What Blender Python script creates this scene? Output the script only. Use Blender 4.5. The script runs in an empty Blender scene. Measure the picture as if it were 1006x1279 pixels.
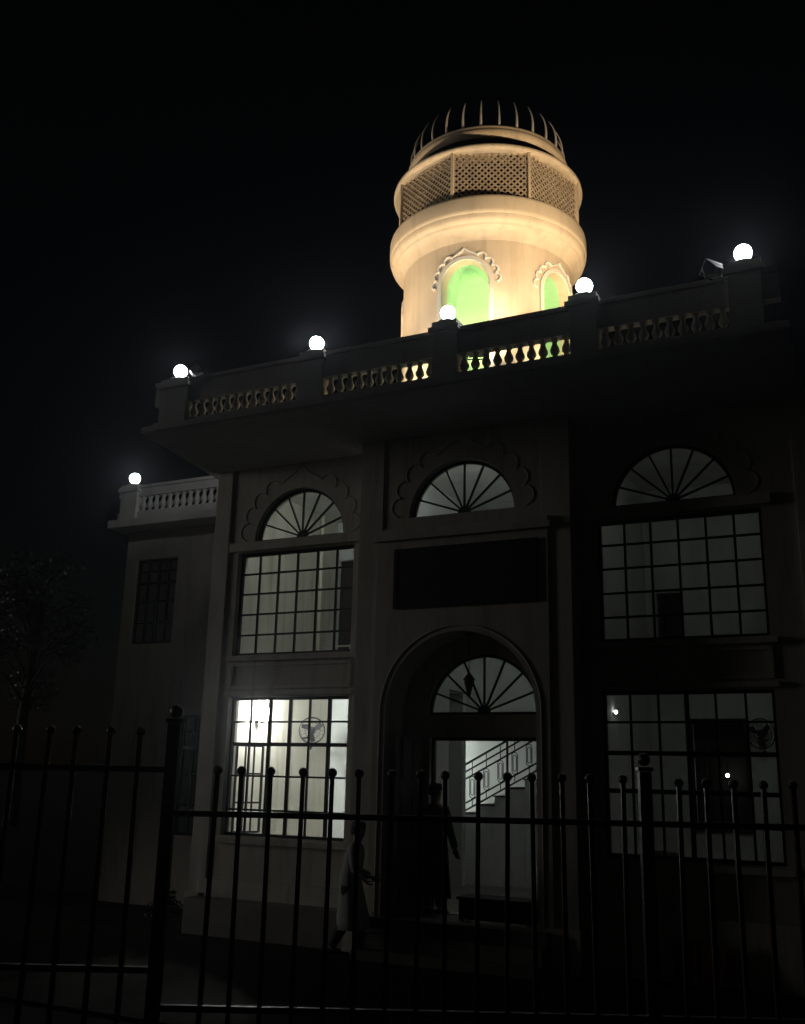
import bpy, bmesh, math, random
from mathutils import Vector, Matrix
random.seed(7)
sc = bpy.context.scene
COL = sc.collection
R_ = math.radians
SC, EYE = 1.38, 2.415          # metres per layout unit, camera height above the forecourt

# ------------------------------------------------------------------ camera
RX = Vector((0.89837788, 0.43866932, 0.02205464))
UX = Vector((0.09412515, -0.24132494, 0.9658689))
FX = Vector((-0.42901939, 0.86563936, 0.2580908))
cam = bpy.data.cameras.new('camera')
co = bpy.data.objects.new('camera', cam); COL.objects.link(co)
m = Matrix((RX, UX, -FX)).transposed().to_4x4(); m.translation = Vector((0, 0, EYE))
co.matrix_world = m
cam.sensor_fit = 'VERTICAL'; cam.sensor_height = 24.0; cam.lens = 24.0 * 1230 / 1279
cam.clip_start = 0.05; cam.clip_end = 2000
sc.camera = co
# ------------------------------------------------------------------ sky, moonlike sun, exposure
SUN_EL, SUN_AZ = R_(6.0), R_(75.0)      # azimuth to the left of the facade's outward normal
w = bpy.data.worlds.new('World'); sc.world = w; w.use_nodes = True
nt = w.node_tree; nt.nodes.clear()
sky = nt.nodes.new('ShaderNodeTexSky'); sky.sky_type = 'NISHITA'; sky.sun_disc = False
sky.sun_elevation = SUN_EL; sky.sun_rotation = R_(180) + SUN_AZ
bg = nt.nodes.new('ShaderNodeBackground'); bg.inputs[1].default_value = 0.0004
wo = nt.nodes.new('ShaderNodeOutputWorld')
nt.links.new(sky.outputs[0], bg.inputs[0]); nt.links.new(bg.outputs[0], wo.inputs[0])
sun = bpy.data.lights.new('sun', 'SUN'); sun.energy = 0.31; sun.angle = R_(14); sun.color = (1, 0.97, 0.90)
so = bpy.data.objects.new('sun', sun); COL.objects.link(so)
sdir = Vector((-math.sin(SUN_AZ) * math.cos(SUN_EL), -math.cos(SUN_AZ) * math.cos(SUN_EL), math.sin(SUN_EL)))
so.rotation_euler = sdir.to_track_quat('Z', 'Y').to_euler(); so.location = (-30, -20, 20)
vs = sc.view_settings
vs.view_transform = 'Standard'; vs.look = 'None'; vs.exposure = 0.0; vs.gamma = 1.0; vs.use_curve_mapping = False
sc.render.engine = 'CYCLES'
sc.cycles.use_denoising = True; sc.cycles.denoiser = 'OPENIMAGEDENOISE'
sc.cycles.max_bounces = 8; sc.cycles.diffuse_bounces = 4; sc.cycles.transparent_max_bounces = 24
sc.cycles.sample_clamp_indirect = 4.0
sc.cycles.use_light_tree = True

GLOW_HAZE = 0.0013
# ------------------------------------------------------------------ helpers
def W(x, y, z): return Vector((x * SC, y * SC, z * SC + EYE))
def X(x): return x * SC
def Z(z): return z * SC + EYE

MATS = {}
def mat(name, col, rough=0.7, var=0.15, scale=6.0, bump=0.15, metal=0.0, stain=0.0, col2=None, spec=0.5, fine=90.0):
    if name in MATS: return MATS[name]
    mt = bpy.data.materials.new(name); mt.use_nodes = True; n = mt.node_tree; b = n.nodes['Principled BSDF']
    tc = n.nodes.new('ShaderNodeTexCoord')
    no = n.nodes.new('ShaderNodeTexNoise'); no.inputs['Scale'].default_value = scale; no.inputs['Detail'].default_value = 6
    n.links.new(tc.outputs['Object'], no.inputs['Vector'])
    rp = n.nodes.new('ShaderNodeValToRGB')
    c2 = col2 or tuple(c * (1 - var) for c in col)
    rp.color_ramp.elements[0].position = 0.3; rp.color_ramp.elements[0].color = (*c2, 1)
    rp.color_ramp.elements[1].position = 0.7; rp.color_ramp.elements[1].color = (*[min(1, c * (1 + var * .4)) for c in col], 1)
    n.links.new(no.outputs[0], rp.inputs[0])
    out = rp.outputs[0]
    if stain > 0:      # rain streaks and grime with a shape of their own
        mp = n.nodes.new('ShaderNodeMapping'); mp.inputs['Scale'].default_value = (3.2, 3.2, 0.35)
        n.links.new(tc.outputs['Object'], mp.inputs[0])
        s2 = n.nodes.new('ShaderNodeTexNoise'); s2.inputs['Scale'].default_value = 1.6; s2.inputs['Detail'].default_value = 8; s2.inputs['Roughness'].default_value = .65
        n.links.new(mp.outputs[0], s2.inputs['Vector'])
        r2 = n.nodes.new('ShaderNodeValToRGB'); r2.color_ramp.elements[0].position = .5; r2.color_ramp.elements[1].position = .72
        r2.color_ramp.elements[0].color = (0, 0, 0, 1); r2.color_ramp.elements[1].color = (stain,) * 3 + (1,)
        n.links.new(s2.outputs[0], r2.inputs[0])
        mx = n.nodes.new('ShaderNodeMixRGB'); mx.blend_type = 'MULTIPLY'
        n.links.new(r2.outputs[0], mx.inputs[0]); n.links.new(out, mx.inputs[1]); mx.inputs[2].default_value = (.45, .42, .36, 1)
        out = mx.outputs[0]
    n.links.new(out, b.inputs['Base Color'])
    b.inputs['Roughness'].default_value = rough; b.inputs['Metallic'].default_value = metal
    b.inputs['Specular IOR Level'].default_value = spec
    if bump:
        f = n.nodes.new('ShaderNodeTexNoise'); f.inputs['Scale'].default_value = fine; f.inputs['Detail'].default_value = 4
        n.links.new(tc.outputs['Object'], f.inputs['Vector'])
        ad = n.nodes.new('ShaderNodeMath'); ad.operation = 'ADD'
        n.links.new(no.outputs[0], ad.inputs[0]); n.links.new(f.outputs[0], ad.inputs[1])
        bp = n.nodes.new('ShaderNodeBump'); bp.inputs['Strength'].default_value = bump; bp.inputs['Distance'].default_value = .02
        n.links.new(ad.outputs[0], bp.inputs['Height']); n.links.new(bp.outputs[0], b.inputs['Normal'])
    MATS[name] = mt; return mt
def emat(name, col, strength):
    mt = bpy.data.materials.new(name); mt.use_nodes = True; n = mt.node_tree; n.nodes.clear()
    e = n.nodes.new('ShaderNodeEmission'); e.inputs[0].default_value = (*col, 1); e.inputs[1].default_value = strength
    o = n.nodes.new('ShaderNodeOutputMaterial'); n.links.new(e.outputs[0], o.inputs[0]); return mt
def glass_mat(name, tint=(.93, .95, .94)):
    mt = bpy.data.materials.new(name); mt.use_nodes = True; n = mt.node_tree; n.nodes.clear()
    t = n.nodes.new('ShaderNodeBsdfTransparent'); t.inputs[0].default_value = (*tint, 1)
    g = n.nodes.new('ShaderNodeBsdfGlossy'); g.inputs['Roughness'].default_value = .03
    fr = n.nodes.new('ShaderNodeFresnel'); fr.inputs[0].default_value = 1.45
    no = n.nodes.new('ShaderNodeTexNoise'); no.inputs['Scale'].default_value = 3
    tc = n.nodes.new('ShaderNodeTexCoord'); n.links.new(tc.outputs['Object'], no.inputs['Vector'])
    bp = n.nodes.new('ShaderNodeBump'); bp.inputs['Strength'].default_value = .03; n.links.new(no.outputs[0], bp.inputs['Height'])
    n.links.new(bp.outputs[0], g.inputs['Normal'])
    mx = n.nodes.new('ShaderNodeMixShader'); n.links.new(fr.outputs[0], mx.inputs[0])
    n.links.new(t.outputs[0], mx.inputs[1]); n.links.new(g.outputs[0], mx.inputs[2])
    o = n.nodes.new('ShaderNodeOutputMaterial'); n.links.new(mx.outputs[0], o.inputs[0]); return mt

PLASTER = mat('facade_plaster', (.56, .53, .46), .85, .14, 1.3, .25, stain=.6)
PLASTERT = mat('trim_plaster', (.60, .57, .50), .8, .12, 2.0, .2, stain=.6)
SOFFIT = mat('soffit_paint', (.74, .74, .71), .85, .1, 1.5, .15, stain=.3)
CREAM = mat('minaret_paint', (.78, .65, .47), .75, .10, 1.6, .22, stain=.38)
CREAMT = mat('minaret_trim', (.84, .80, .70), .7, .08, 3.0, .15)
GREEN = mat('green_paint', (.45, .80, .46), .6, .12, 2.0, .12)
SHADEM = mat('shade_paint', (.007, .004, .003), .8, .3, 3.0, .2)  # near-black paint puts shade into the gallery core and crown underside
FINM = mat('fin_paint', (.72, .66, .56), .6, .12, 5.0, .1)
JALI = mat('jali_screen', (.52, .42, .30), .8, .2, 8.0, .1)
IRON = mat('black_iron', (.012, .012, .013), .42, .3, 14.0, .12, spec=.4)
STEEL = mat('window_steel', (.016, .017, .017), .55, .3, 14.0, .1, spec=.35)
ROOM = mat('room_paint', (.61, .625, .615), .8, .08, 1.1, .08, stain=.25)
ROOMW = mat('hall_paint', (.66, .69, .66), .8, .08, 1.1, .08, stain=.2)
DADO = mat('dado_paint', (.26, .26, .23), .6, .2, 2.0, .08)
FLOORM = mat('floor_tile', (.22, .21, .19), .45, .2, 3.0, .05)
DOORM = mat('door_wood', (.045, .028, .018), .5, .3, 5.0, .1)
BOARD = mat('sign_board', (.012, .013, .018), .6, .3, 4.0, .05, spec=.3)
STONE = mat('step_stone', (.16, .155, .14), .8, .25, 4.0, .25)
PAVE = mat('forecourt_paving', (.035, .033, .03), .95, .35, 1.2, .4, spec=.05)
ASPH = mat('street_asphalt', (.05, .05, .05), .9, .3, 3.0, .4)
DARKP = mat('dark_plastic', (.02, .02, .022), .45, .2, 9.0, .05)
DARKW = mat('dark_wood', (.018, .014, .011), .6, .3, 6.0, .1)
GLASS = glass_mat('window_glass')

def link(name, me, material, parent=None, loc=None):
    o = bpy.data.objects.new(name, me); COL.objects.link(o)
    if material is not None and not me.materials: me.materials.append(material)
    if parent is not None: o.parent = parent
    if loc is not None: o.location = loc
    return o
def tag(o, label, cat, group=None, kind=None):
    if label: o['label'] = label
    if cat: o['category'] = cat
    if group: o['group'] = group
    if kind: o['kind'] = kind
    return o
def thing(name, label, cat, loc=(0, 0, 0), group=None):
    o = bpy.data.objects.new(name, None); COL.objects.link(o); o.location = loc; o.empty_display_size = .2
    return tag(o, label, cat, group)
class MB:
    def __init__(s): s.v = []; s.f = []; s.smooth = set()
    def box(s, x0, x1, y0, y1, z0, z1):
        i = len(s.v)
        s.v += [(x, y, z) for x in (x0, x1) for y in (y0, y1) for z in (z0, z1)]
        s.f += [tuple(i + k for k in q) for q in ((0, 1, 3, 2), (4, 6, 7, 5), (0, 4, 5, 1), (2, 3, 7, 6), (0, 2, 6, 4), (1, 5, 7, 3))]
        return s
    def face(s, pts):
        i = len(s.v); s.v += [tuple(p) for p in pts]; s.f.append(tuple(range(i, i + len(pts)))); return s
    def prism(s, poly, d):          # poly: 3-D points, extruded by vector d
        i = len(s.v); n = len(poly); d = Vector(d)
        s.v += [tuple(p) for p in poly] + [tuple(Vector(p) + d) for p in poly]
        s.f.append(tuple(range(i, i + n))); s.f.append(tuple(i + n + k for k in reversed(range(n))))
        for k in range(n): s.f.append((i + k, i + n + k, i + n + (k + 1) % n, i + (k + 1) % n))
        return s
    def loft(s, rings, cap=True, smooth=True, closed=True):   # rings: lists of 3-D points
        i = len(s.v); n = len(rings[0]); f0 = len(s.f)
        for r in rings: s.v += [tuple(p) for p in r]
        for a in range(len(rings) - 1):
            for k in range(n if closed else n - 1):
                s.f.append((i + a * n + k, i + a * n + (k + 1) % n, i + (a + 1) * n + (k + 1) % n, i + (a + 1) * n + k))
        if smooth: s.smooth.update(range(f0, len(s.f)))
        if cap:
            s.f.append(tuple(i + k for k in reversed(range(n)))); s.f.append(tuple(i + (len(rings) - 1) * n + k for k in range(n)))
        return s
    def lathe(s, prof, c=(0, 0, 0), n=24, cap=True, a0=0.0):
        return s.loft([[(c[0] + r * math.cos(a0 + 2 * math.pi * k / n), c[1] + r * math.sin(a0 + 2 * math.pi * k / n), c[2] + z) for k in range(n)] for r, z in prof], cap)
    def tube(s, pts, rad, n=8, cap=True):
        pts = [Vector(p) for p in pts]; rings = []
        ref = None
        for k, p in enumerate(pts):
            t = (pts[min(k + 1, len(pts) - 1)] - pts[max(k - 1, 0)]).normalized()
            if ref is None: ref = Vector((0, 0, 1)) if abs(t.z) < .9 else Vector((1, 0, 0))
            a = t.cross(ref).normalized(); b = a.cross(t).normalized(); ref = b
            r = rad[k] if isinstance(rad, (list, tuple)) else rad
            rings.append([p + a * (r * math.cos(2 * math.pi * j / n)) + b * (r * math.sin(2 * math.pi * j / n)) for j in range(n)])
        return s.loft(rings, cap)
    def bar(s, p0, p1, wdt, dep, ref=(0, 1, 0)):   # rectangular bar
        p0, p1 = Vector(p0), Vector(p1); t = (p1 - p0).normalized(); r = Vector(ref); a = t.cross(r).normalized(); b = a.cross(t).normalized()
        ring = lambda p: [p + a * (wdt / 2 * i) + b * (dep / 2 * j) for i, j in ((-1, -1), (1, -1), (1, 1), (-1, 1))]
        return s.loft([ring(p0), ring(p1)], True, False)
    def sphere(s, c, r, n=16, m=10, sz=1.0):
        return s.loft([[(c[0] + r * math.sin(math.pi * (j + .001) / (m + .002)) * math.cos(2 * math.pi * k / n), c[1] + r * math.sin(math.pi * (j + .001) / (m + .002)) * math.sin(2 * math.pi * k / n), c[2] - sz * r * math.cos(math.pi * (j + .001) / (m + .002))) for k in range(n)] for j in range(m + 1)], True)
    def mesh(s, name, bevel=0.0, fix=True):
        me = bpy.data.meshes.new(name); me.from_pydata(s.v, [], s.f)
        for k in s.smooth: me.polygons[k].use_smooth = True
        bm = bmesh.new(); bm.from_mesh(me)
        if fix: bmesh.ops.recalc_face_normals(bm, faces=bm.faces)
        if bevel: bmesh.ops.bevel(bm, geom=list(bm.edges), offset=bevel, segments=2, affect='EDGES', profile=.6)
        bm.to_mesh(me); bm.free(); return me
    def build(s, name, material, parent=None, bevel=0.0, loc=None, fix=True):
        return link(name, s.mesh(name, bevel, fix), material, parent, loc)
def box(name, material, parent, x0, x1, y0, y1, z0, z1, bevel=0.0):      # layout units
    return MB().box(X(x0), X(x1), X(y0), X(y1), Z(z0), Z(z1)).build(name, material, parent, bevel)

# a wall sheet with openings: columns in s, each opening (a, b, lo(s), hi(s)); fmap(s, z, depth) -> point
def rect_op(a, b, lo, hi): return dict(a=a, b=b, lo=lambda s: lo, hi=lambda s: hi, n=1)
def arch_op(c, r, lo, spring, n=28):
    return dict(a=c - r, b=c + r, lo=lambda s: lo, hi=lambda s: spring + math.sqrt(max(0, r * r - (s - c) ** 2)), n=n, c=c, r=r)
def arch_wall(mb, fmap, s0, s1, z0, z1, ops, th, maxstep=1e9, rev=None):
    edges = {s0, s1}
    for o in ops:
        if o['n'] == 1: edges |= {o['a'], o['b']}
        else: edges |= {o['c'] - o['r'] * math.cos(math.pi * k / o['n']) for k in range(o['n'] + 1)}
    e = sorted(edges); e2 = [e[0]]
    for p in e[1:]:
        if p - e2[-1] < 1e-5: continue
        n = max(1, math.ceil((p - e2[-1]) / maxstep)); q = e2[-1]
        e2 += [q + (p - q) * (k + 1) / n for k in range(n)]
    rb = rev or mb
    for a, b in zip(e2[:-1], e2[1:]):
        mid = (a + b) / 2
        act = sorted([o for o in ops if o['a'] - 1e-6 < mid < o['b'] + 1e-6], key=lambda o: o['lo'](mid))
        za, zb = z0, z0
        for o in act + [None]:
            la, lb = (o['lo'](a), o['lo'](b)) if o else (z1, z1)
            for d, flip in ((0, 0), (th, 1)):
                q = [fmap(a, za, d), fmap(b, zb, d), fmap(b, lb, d), fmap(a, la, d)]
                mb.face(q[::-1] if flip else q)
            if o:
                ha, hb = o['hi'](a), o['hi'](b)
                rb.face([fmap(a, la, 0), fmap(b, lb, 0), fmap(b, lb, th), fmap(a, la, th)])
                rb.face([fmap(a, ha, th), fmap(b, hb, th), fmap(b, hb, 0), fmap(a, ha, 0)])
                if abs(a - o['a']) < 1e-5 and ha - la > 1e-4: rb.face([fmap(a, la, 0), fmap(a, la, th), fmap(a, ha, th), fmap(a, ha, 0)])
                if abs(b - o['b']) < 1e-5 and hb - lb > 1e-4: rb.face([fmap(b, lb, 0), fmap(b, hb, 0), fmap(b, hb, th), fmap(b, lb, th)])
                za, zb = ha, hb
    for s in (s0, s1): mb.face([fmap(s, z0, 0), fmap(s, z1, 0), fmap(s, z1, th), fmap(s, z0, th)])
    mb.face([fmap(s0, z1, 0), fmap(s1, z1, 0), fmap(s1, z1, th), fmap(s0, z1, th)])
    return mb
def flat(y):                       # wall plane parallel to the facade
    return lambda s, z, d: (X(s), X(y) + d, Z(z))
def foil_path(c, spring, rad, lobes=4, top=24.0, tip=.14, bump=.05):   # cusped arch outline in (s, z)
    out = []; step = (90 - top) / lobes; rho = rad * math.sin(R_(step / 2)) * 1.04
    for k in range(lobes):
        ac = 180 - (k + .5) * step; ox, oz = rad * math.cos(R_(ac)), rad * math.sin(R_(ac))
        for t in range(11):
            a = ac + 92 - 184 * t / 10
            out.append((c + ox + rho * math.cos(R_(a)), spring + oz + rho * math.sin(R_(a))))
    for t in range(1, 11):             # the pointed ogee at the crown
        u = t / 10; a = 90 + top * (1 - u); r = rad * (1 + .07 * math.sin(math.pi * u * .5) + tip * u ** 4)
        out.append((c + r * math.cos(R_(a)), spring + r * math.sin(R_(a))))
    return out + [(2 * c - x, z) for x, z in reversed(out[:-1])]

# ------------------------------------------------------------------ the setting: ground, street
def noisy_sheet(name, x0, x1, y0, y1, z, material, n=40, amp=.012):
    mb = MB(); idx = {}
    for i in range(n + 1):
        for j in range(n + 1):
            idx[i, j] = len(mb.v); mb.v.append((x0 + (x1 - x0) * i / n, y0 + (y1 - y0) * j / n, z + random.uniform(-amp, amp)))
    for i in range(n):
        for j in range(n): mb.f.append((idx[i, j], idx[i + 1, j], idx[i + 1, j + 1], idx[i, j + 1]))
    return tag(mb.build(name, material), None, None, kind='structure')
noisy_sheet('ground', -420, 420, -420, 420, -.02, PAVE, 30, 0)
FN = Vector((FX.x, FX.y, 0)).normalized(); FT = Vector((FN.y, -FN.x, 0))     # fence normal (away from camera) and direction
FD = 4.7
def FP(s, d=0.0, z=0.0): p = FN * (FD + d) + FT * s; return Vector((p.x, p.y, z))
st = MB().prism([FP(-40, -.12, .0), FP(40, -.12, .0), FP(40, -18, .0), FP(-40, -18, .0)], (0, 0, .78)).build('street', ASPH)
tag(st, None, None, kind='structure')
pv = MB()
yard = MB().prism([W(-7.9, 7.0, 0) * 0 + Vector((X(-9.5), X(6.2), -.015)), Vector((X(.6), X(6.2), -.015)), Vector((X(.6), X(9.45), -.015)), Vector((X(-9.5), X(9.45), -.015))], (0, 0, .03)).build('path', mat('path_concrete', (.05, .048, .043), .95, .3, 2.0, .3, spec=.05))
tag(yard, None, None, kind='structure')

# ------------------------------------------------------------------ the main building
B = thing('mosque_building', 'two storey pale plastered mosque front with fanlight windows and arched portal', 'building', W(-4.05, 9.9, -1.75))
def child(o):       # keep world placement under the building's empty
    p = o.parent; o.matrix_parent_inverse = Matrix.Translation(-p.location); return o
def part(name, mb, material, parent=B, bevel=0.0):
    o = mb.build(name, material, parent, bevel)
    if parent is not None and parent.type == 'EMPTY': child(o)
    return o
GZ, TOPZ = -1.78, 3.72
CX = -4.05
BAYS = (-6.36, -1.81)
WH = .825
for cx in BAYS:
    ops = [rect_op(cx - WH, cx + WH, -.72, .86), rect_op(cx - WH, cx + WH, 1.36, 2.63), arch_op(cx + (.04 if cx < CX else -.03), .63, 2.77, 2.77)]
    s0, s1 = (-7.40, -5.20) if cx < CX else (-2.82, -.62)
    part('wall', arch_wall(MB(), flat(9.9), s0, s1, GZ, TOPZ, ops, .30), PLASTER)
    part('fanlight_band', MB().box(X(cx - .93), X(cx + .93), X(9.845), X(9.9) - .002, Z(2.645), Z(2.755)), PLASTERT, bevel=.008)
    part('window_sill', MB().box(X(cx - .90), X(cx + .90), X(9.84), X(9.9) - .002, Z(1.285), Z(1.345)), PLASTERT, bevel=.008)
    part('window_sill', MB().box(X(cx - .90), X(cx + .90), X(9.83), X(9.9) - .002, Z(-.80), Z(-.735)), PLASTERT, bevel=.008)
    part('window_hood', MB().box(X(cx - .88), X(cx + .88), X(9.86), X(9.9) - .002, Z(.875), Z(.925)), PLASTERT, bevel=.006)
    fr = MB()                           # raised frame of the spandrel panel
    fr.box(X(cx - .84), X(cx + .84), X(9.88), X(9.9) - .002, Z(1.225), Z(1.262)).box(X(cx - .84), X(cx + .84), X(9.88), X(9.9) - .002, Z(.955), Z(.99))
    fr.box(X(cx - .84), X(cx - .80), X(9.88), X(9.9) - .002, Z(.992), Z(1.223)).box(X(cx + .80), X(cx + .84), X(9.88), X(9.9) - .002, Z(.992), Z(1.223))
    part('spandrel_frame', fr, PLASTERT)
    part('plinth', MB().box(X(s0), X(s1), X(9.84), X(9.9) - .002, Z(GZ), Z(-1.2)), PLASTERT, bevel=.01)
    fp = foil_path(cx + (.04 if cx < CX else -.03), 2.79, .745, 4)
    part('cusped_moulding', MB().tube([(X(s), X(9.9) - .002, Z(z)) for s, z in fp], .010, 8), PLASTERT)
# corner pilasters
for a, b in ((-7.56, -7.33), (-.66, -.43)):
    part('corner_pilaster', MB().box(X(a), X(b), X(9.875), X(10.1), Z(GZ), Z(TOPZ) - .003), PLASTERT, bevel=.006)
    part('pilaster_base', MB().box(X(a - .03), X(b + .03), X(9.84), X(9.875) - .002, Z(GZ), Z(-1.35)), PLASTERT, bevel=.008)
for a, b in ((-5.27, -4.97), (-3.11, -2.80)):
    part('portal_pilaster', MB().box(X(a), X(b), X(9.535), X(10.1), Z(GZ), Z(TOPZ) - .003), PLASTERT, bevel=.006)
    part('pilaster_base', MB().box(X(a - .02), X(b + .02), X(9.505), X(9.535) - .002, Z(GZ), Z(-1.35)), PLASTERT, bevel=.008)
# portal block: upper tier with fanlight, lower tier with deep arch
PX = -4.03
part('portal_wall', arch_wall(MB(), flat(9.55), PX - .98, PX + .98, 2.52, TOPZ - .004, [arch_op(PX, .62, 2.77, 2.77)], .30), PLASTER)
part('portal_wall', arch_wall(MB(), flat(9.515), PX - .99, PX + .99, GZ, 2.50, [arch_op(PX, .84, GZ + .02, .64, 36)], .62), PLASTER)
part('portal_cornice', MB().box(X(PX - 1.03), X(PX + 1.03), X(9.475), X(9.75), Z(2.51), Z(2.58)).box(X(PX - 1.0), X(PX + 1.0), X(9.495), X(9.75), Z(2.582), Z(2.64)), PLASTERT, bevel=.006)
fp = foil_path(PX, 2.79, .735, 4)
part('cusped_moulding', MB().tube([(X(s), X(9.55) - .002, Z(z)) for s, z in fp], .010, 8), PLASTERT)
ar = [(PX + .90 * math.cos(math.pi * (1 - k / 40)), .64 + .90 * math.sin(math.pi * k / 40)) for k in range(41)]
ar = [(PX - .90, GZ)] + ar + [(PX + .90, GZ)]
part('arch_moulding', MB().tube([(X(s), X(9.515) - .004, Z(z)) for s, z in ar], .012, 8), PLASTERT)
# inner door wall with transom fanlight
part('door_wall', arch_wall(MB(), flat(10.08), PX - .99, PX + .99, GZ, 2.5, [rect_op(-4.60, -3.36, -1.38, .41), arch_op(-3.985, .65, .65, .65)], .24), PLASTER)
part('porch_ceiling', MB().box(X(PX - .98), X(PX + .98), X(9.95), X(10.08) - .002, Z(2.3), Z(2.5) - .003), PLASTER)
# soffit canopy, parapet slab
sl = [(-7.46, 8.29), (-.50, 8.29), (-.50, 13.2), (-8.2, 13.2), (-7.72, 10.0)]
part('canopy_slab', MB().prism([W(x, y, TOPZ) for x, y in sl], (0, 0, .13)), SOFFIT)
part('canopy_edge', MB().box(X(-7.48), X(-.48), X(8.265), X(8.29) - .002, Z(TOPZ) + .02, Z(TOPZ) + .11), SOFFIT, bevel=.01)
part('roof_deck', MB().box(X(-7.6), X(-.5), X(8.6), X(13.1), Z(TOPZ) + .132, Z(TOPZ) + .16), mat('roof_screed', (.32, .30, .27), .9, .25, 2.0, .2))
# side and rear walls, partitions, floors
part('wall', MB().box(X(-7.54), X(-7.40), X(10.1) + .001, X(14.0), Z(GZ), Z(TOPZ) - .003), PLASTER)
part('wall', MB().box(X(-.62), X(-.48), X(10.1) + .001, X(14.0), Z(GZ), Z(TOPZ) - .003), PLASTER)
bw = [rect_op(-7.35, -6.2, 1.26, 3.12), rect_op(-2.25, -1.62, -.54, .72), rect_op(-2.62, -2.30, 1.26, 2.35)]
part('rear_wall', arch_wall(MB(), flat(12.7), -7.40, -5.30, GZ, TOPZ - .004, [bw[0]], .15), ROOM)
part('rear_wall', arch_wall(MB(), flat(12.7), -2.75, -.62, GZ, TOPZ - .004, [bw[1], bw[2]], .15), ROOM)
part('rear_wall', MB().box(X(-7.4), X(-.6), X(13.9), X(14.0), Z(GZ), Z(TOPZ) - .004), ROOMW)
part('partition', MB().box(X(-5.30), X(-5.20), X(10.1) + .22, X(12.0), Z(GZ), Z(TOPZ) - .004), ROOM)
part('door', MB().box(X(-7.35) + .01, X(-6.2) - .01, X(12.7) + .08, X(12.7) + .12, Z(1.27), Z(3.11)), DARKW, bevel=.004)  # dark panel added to blacken the opening, lit from behind
part('partition', MB().box(X(-5.92), X(-5.30) - .002, X(11.93), X(12.0), Z(GZ), Z(1.08) - .002), ROOM)
part('partition', MB().box(X(-5.92), X(-5.85), X(12.0) + .002, X(12.7) - .002, Z(GZ), Z(1.08) - .002), ROOM)
part('partition', MB().box(X(-5.30), X(-5.20), X(12.0) + .002, X(12.7), Z(1.1), Z(TOPZ) - .004), ROOM)
part('partition', MB().box(X(-2.85), X(-2.75), X(10.1) + .22, X(13.9) - .002, Z(GZ), Z(TOPZ) - .004), ROOM)
part('floor_slab', MB().box(X(-7.4), X(-5.3) - .002, X(9.9) + .302, X(12.7) - .002, Z(1.08), Z(1.2)), ROOMW)
part('floor_slab', MB().box(X(-2.75) + .002, X(-.62) - .002, X(9.9) + .302, X(12.7) - .002, Z(1.08), Z(1.2)), ROOM)
part('floor_slab', MB().box(X(-7.4), X(-5.2), X(12.85) + .17, X(13.9) - .002, Z(.52), Z(.62)), ROOMW)
part('floor_slab', MB().box(X(-5.2) + .002, X(-2.85) - .002, X(10.26) + .002, X(11.6), Z(1.95), Z(2.05)), ROOM)
part('hall_floor', MB().box(X(-7.4), X(-2.85) - .002, X(9.6), X(13.9) - .002, Z(GZ), Z(-1.39)), FLOORM)
part('hall_floor', MB().box(X(-2.75) + .002, X(-.62) - .002, X(9.9) + .302, X(12.7) - .002, Z(GZ), Z(-1.39)), FLOORM)
for k, (y0, zz) in enumerate(((9.12, -1.65), (9.28, -1.52), (9.44, -1.39))):
    part('step', MB().box(X(PX - .95 + .0), X(PX + .95), X(y0), X(9.6) - .002 - .001 * k, Z(GZ) + (0 if k == 0 else (-1.65, -1.65, -1.52)[k] * 0), Z(zz)), STONE, bevel=.012)
# door leaf folded back against the portal's side
dl = part('door', MB().box(X(-4.70), X(-4.70) + .05, X(9.47), X(10.06), Z(-1.37), Z(.40)), DOORM, bevel=.004)
for zz in (-1.2, -.62, -.04):
    part('door_panel', MB().box(X(-4.70) + .052, X(-4.70) + .066, X(9.53), X(9.74), Z(zz), Z(zz + .42)).box(X(-4.70) + .052, X(-4.70) + .066, X(9.79), X(10.0), Z(zz), Z(zz + .42)), DOORM, dl, .004)
part('door_handle', MB().tube([(X(-4.70) + .05, X(9.52), Z(-.6)), (X(-4.70) + .1, X(9.52), Z(-.6)), (X(-4.70) + .1, X(9.52), Z(-.5)), (X(-4.70) + .05, X(9.52), Z(-.5))], .01, 8), IRON, dl)
df = MB().box(X(-4.60), X(-4.565), X(10.08) + .08, X(10.08) + .15, Z(-1.38), Z(.41)).box(X(-3.395), X(-3.36), X(10.08) + .08, X(10.08) + .15, Z(-1.38), Z(.41)).box(X(-4.563), X(-3.397), X(10.08) + .08, X(10.08) + .15, Z(.375), Z(.41))
part('door_frame', df, DOORM)

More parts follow.
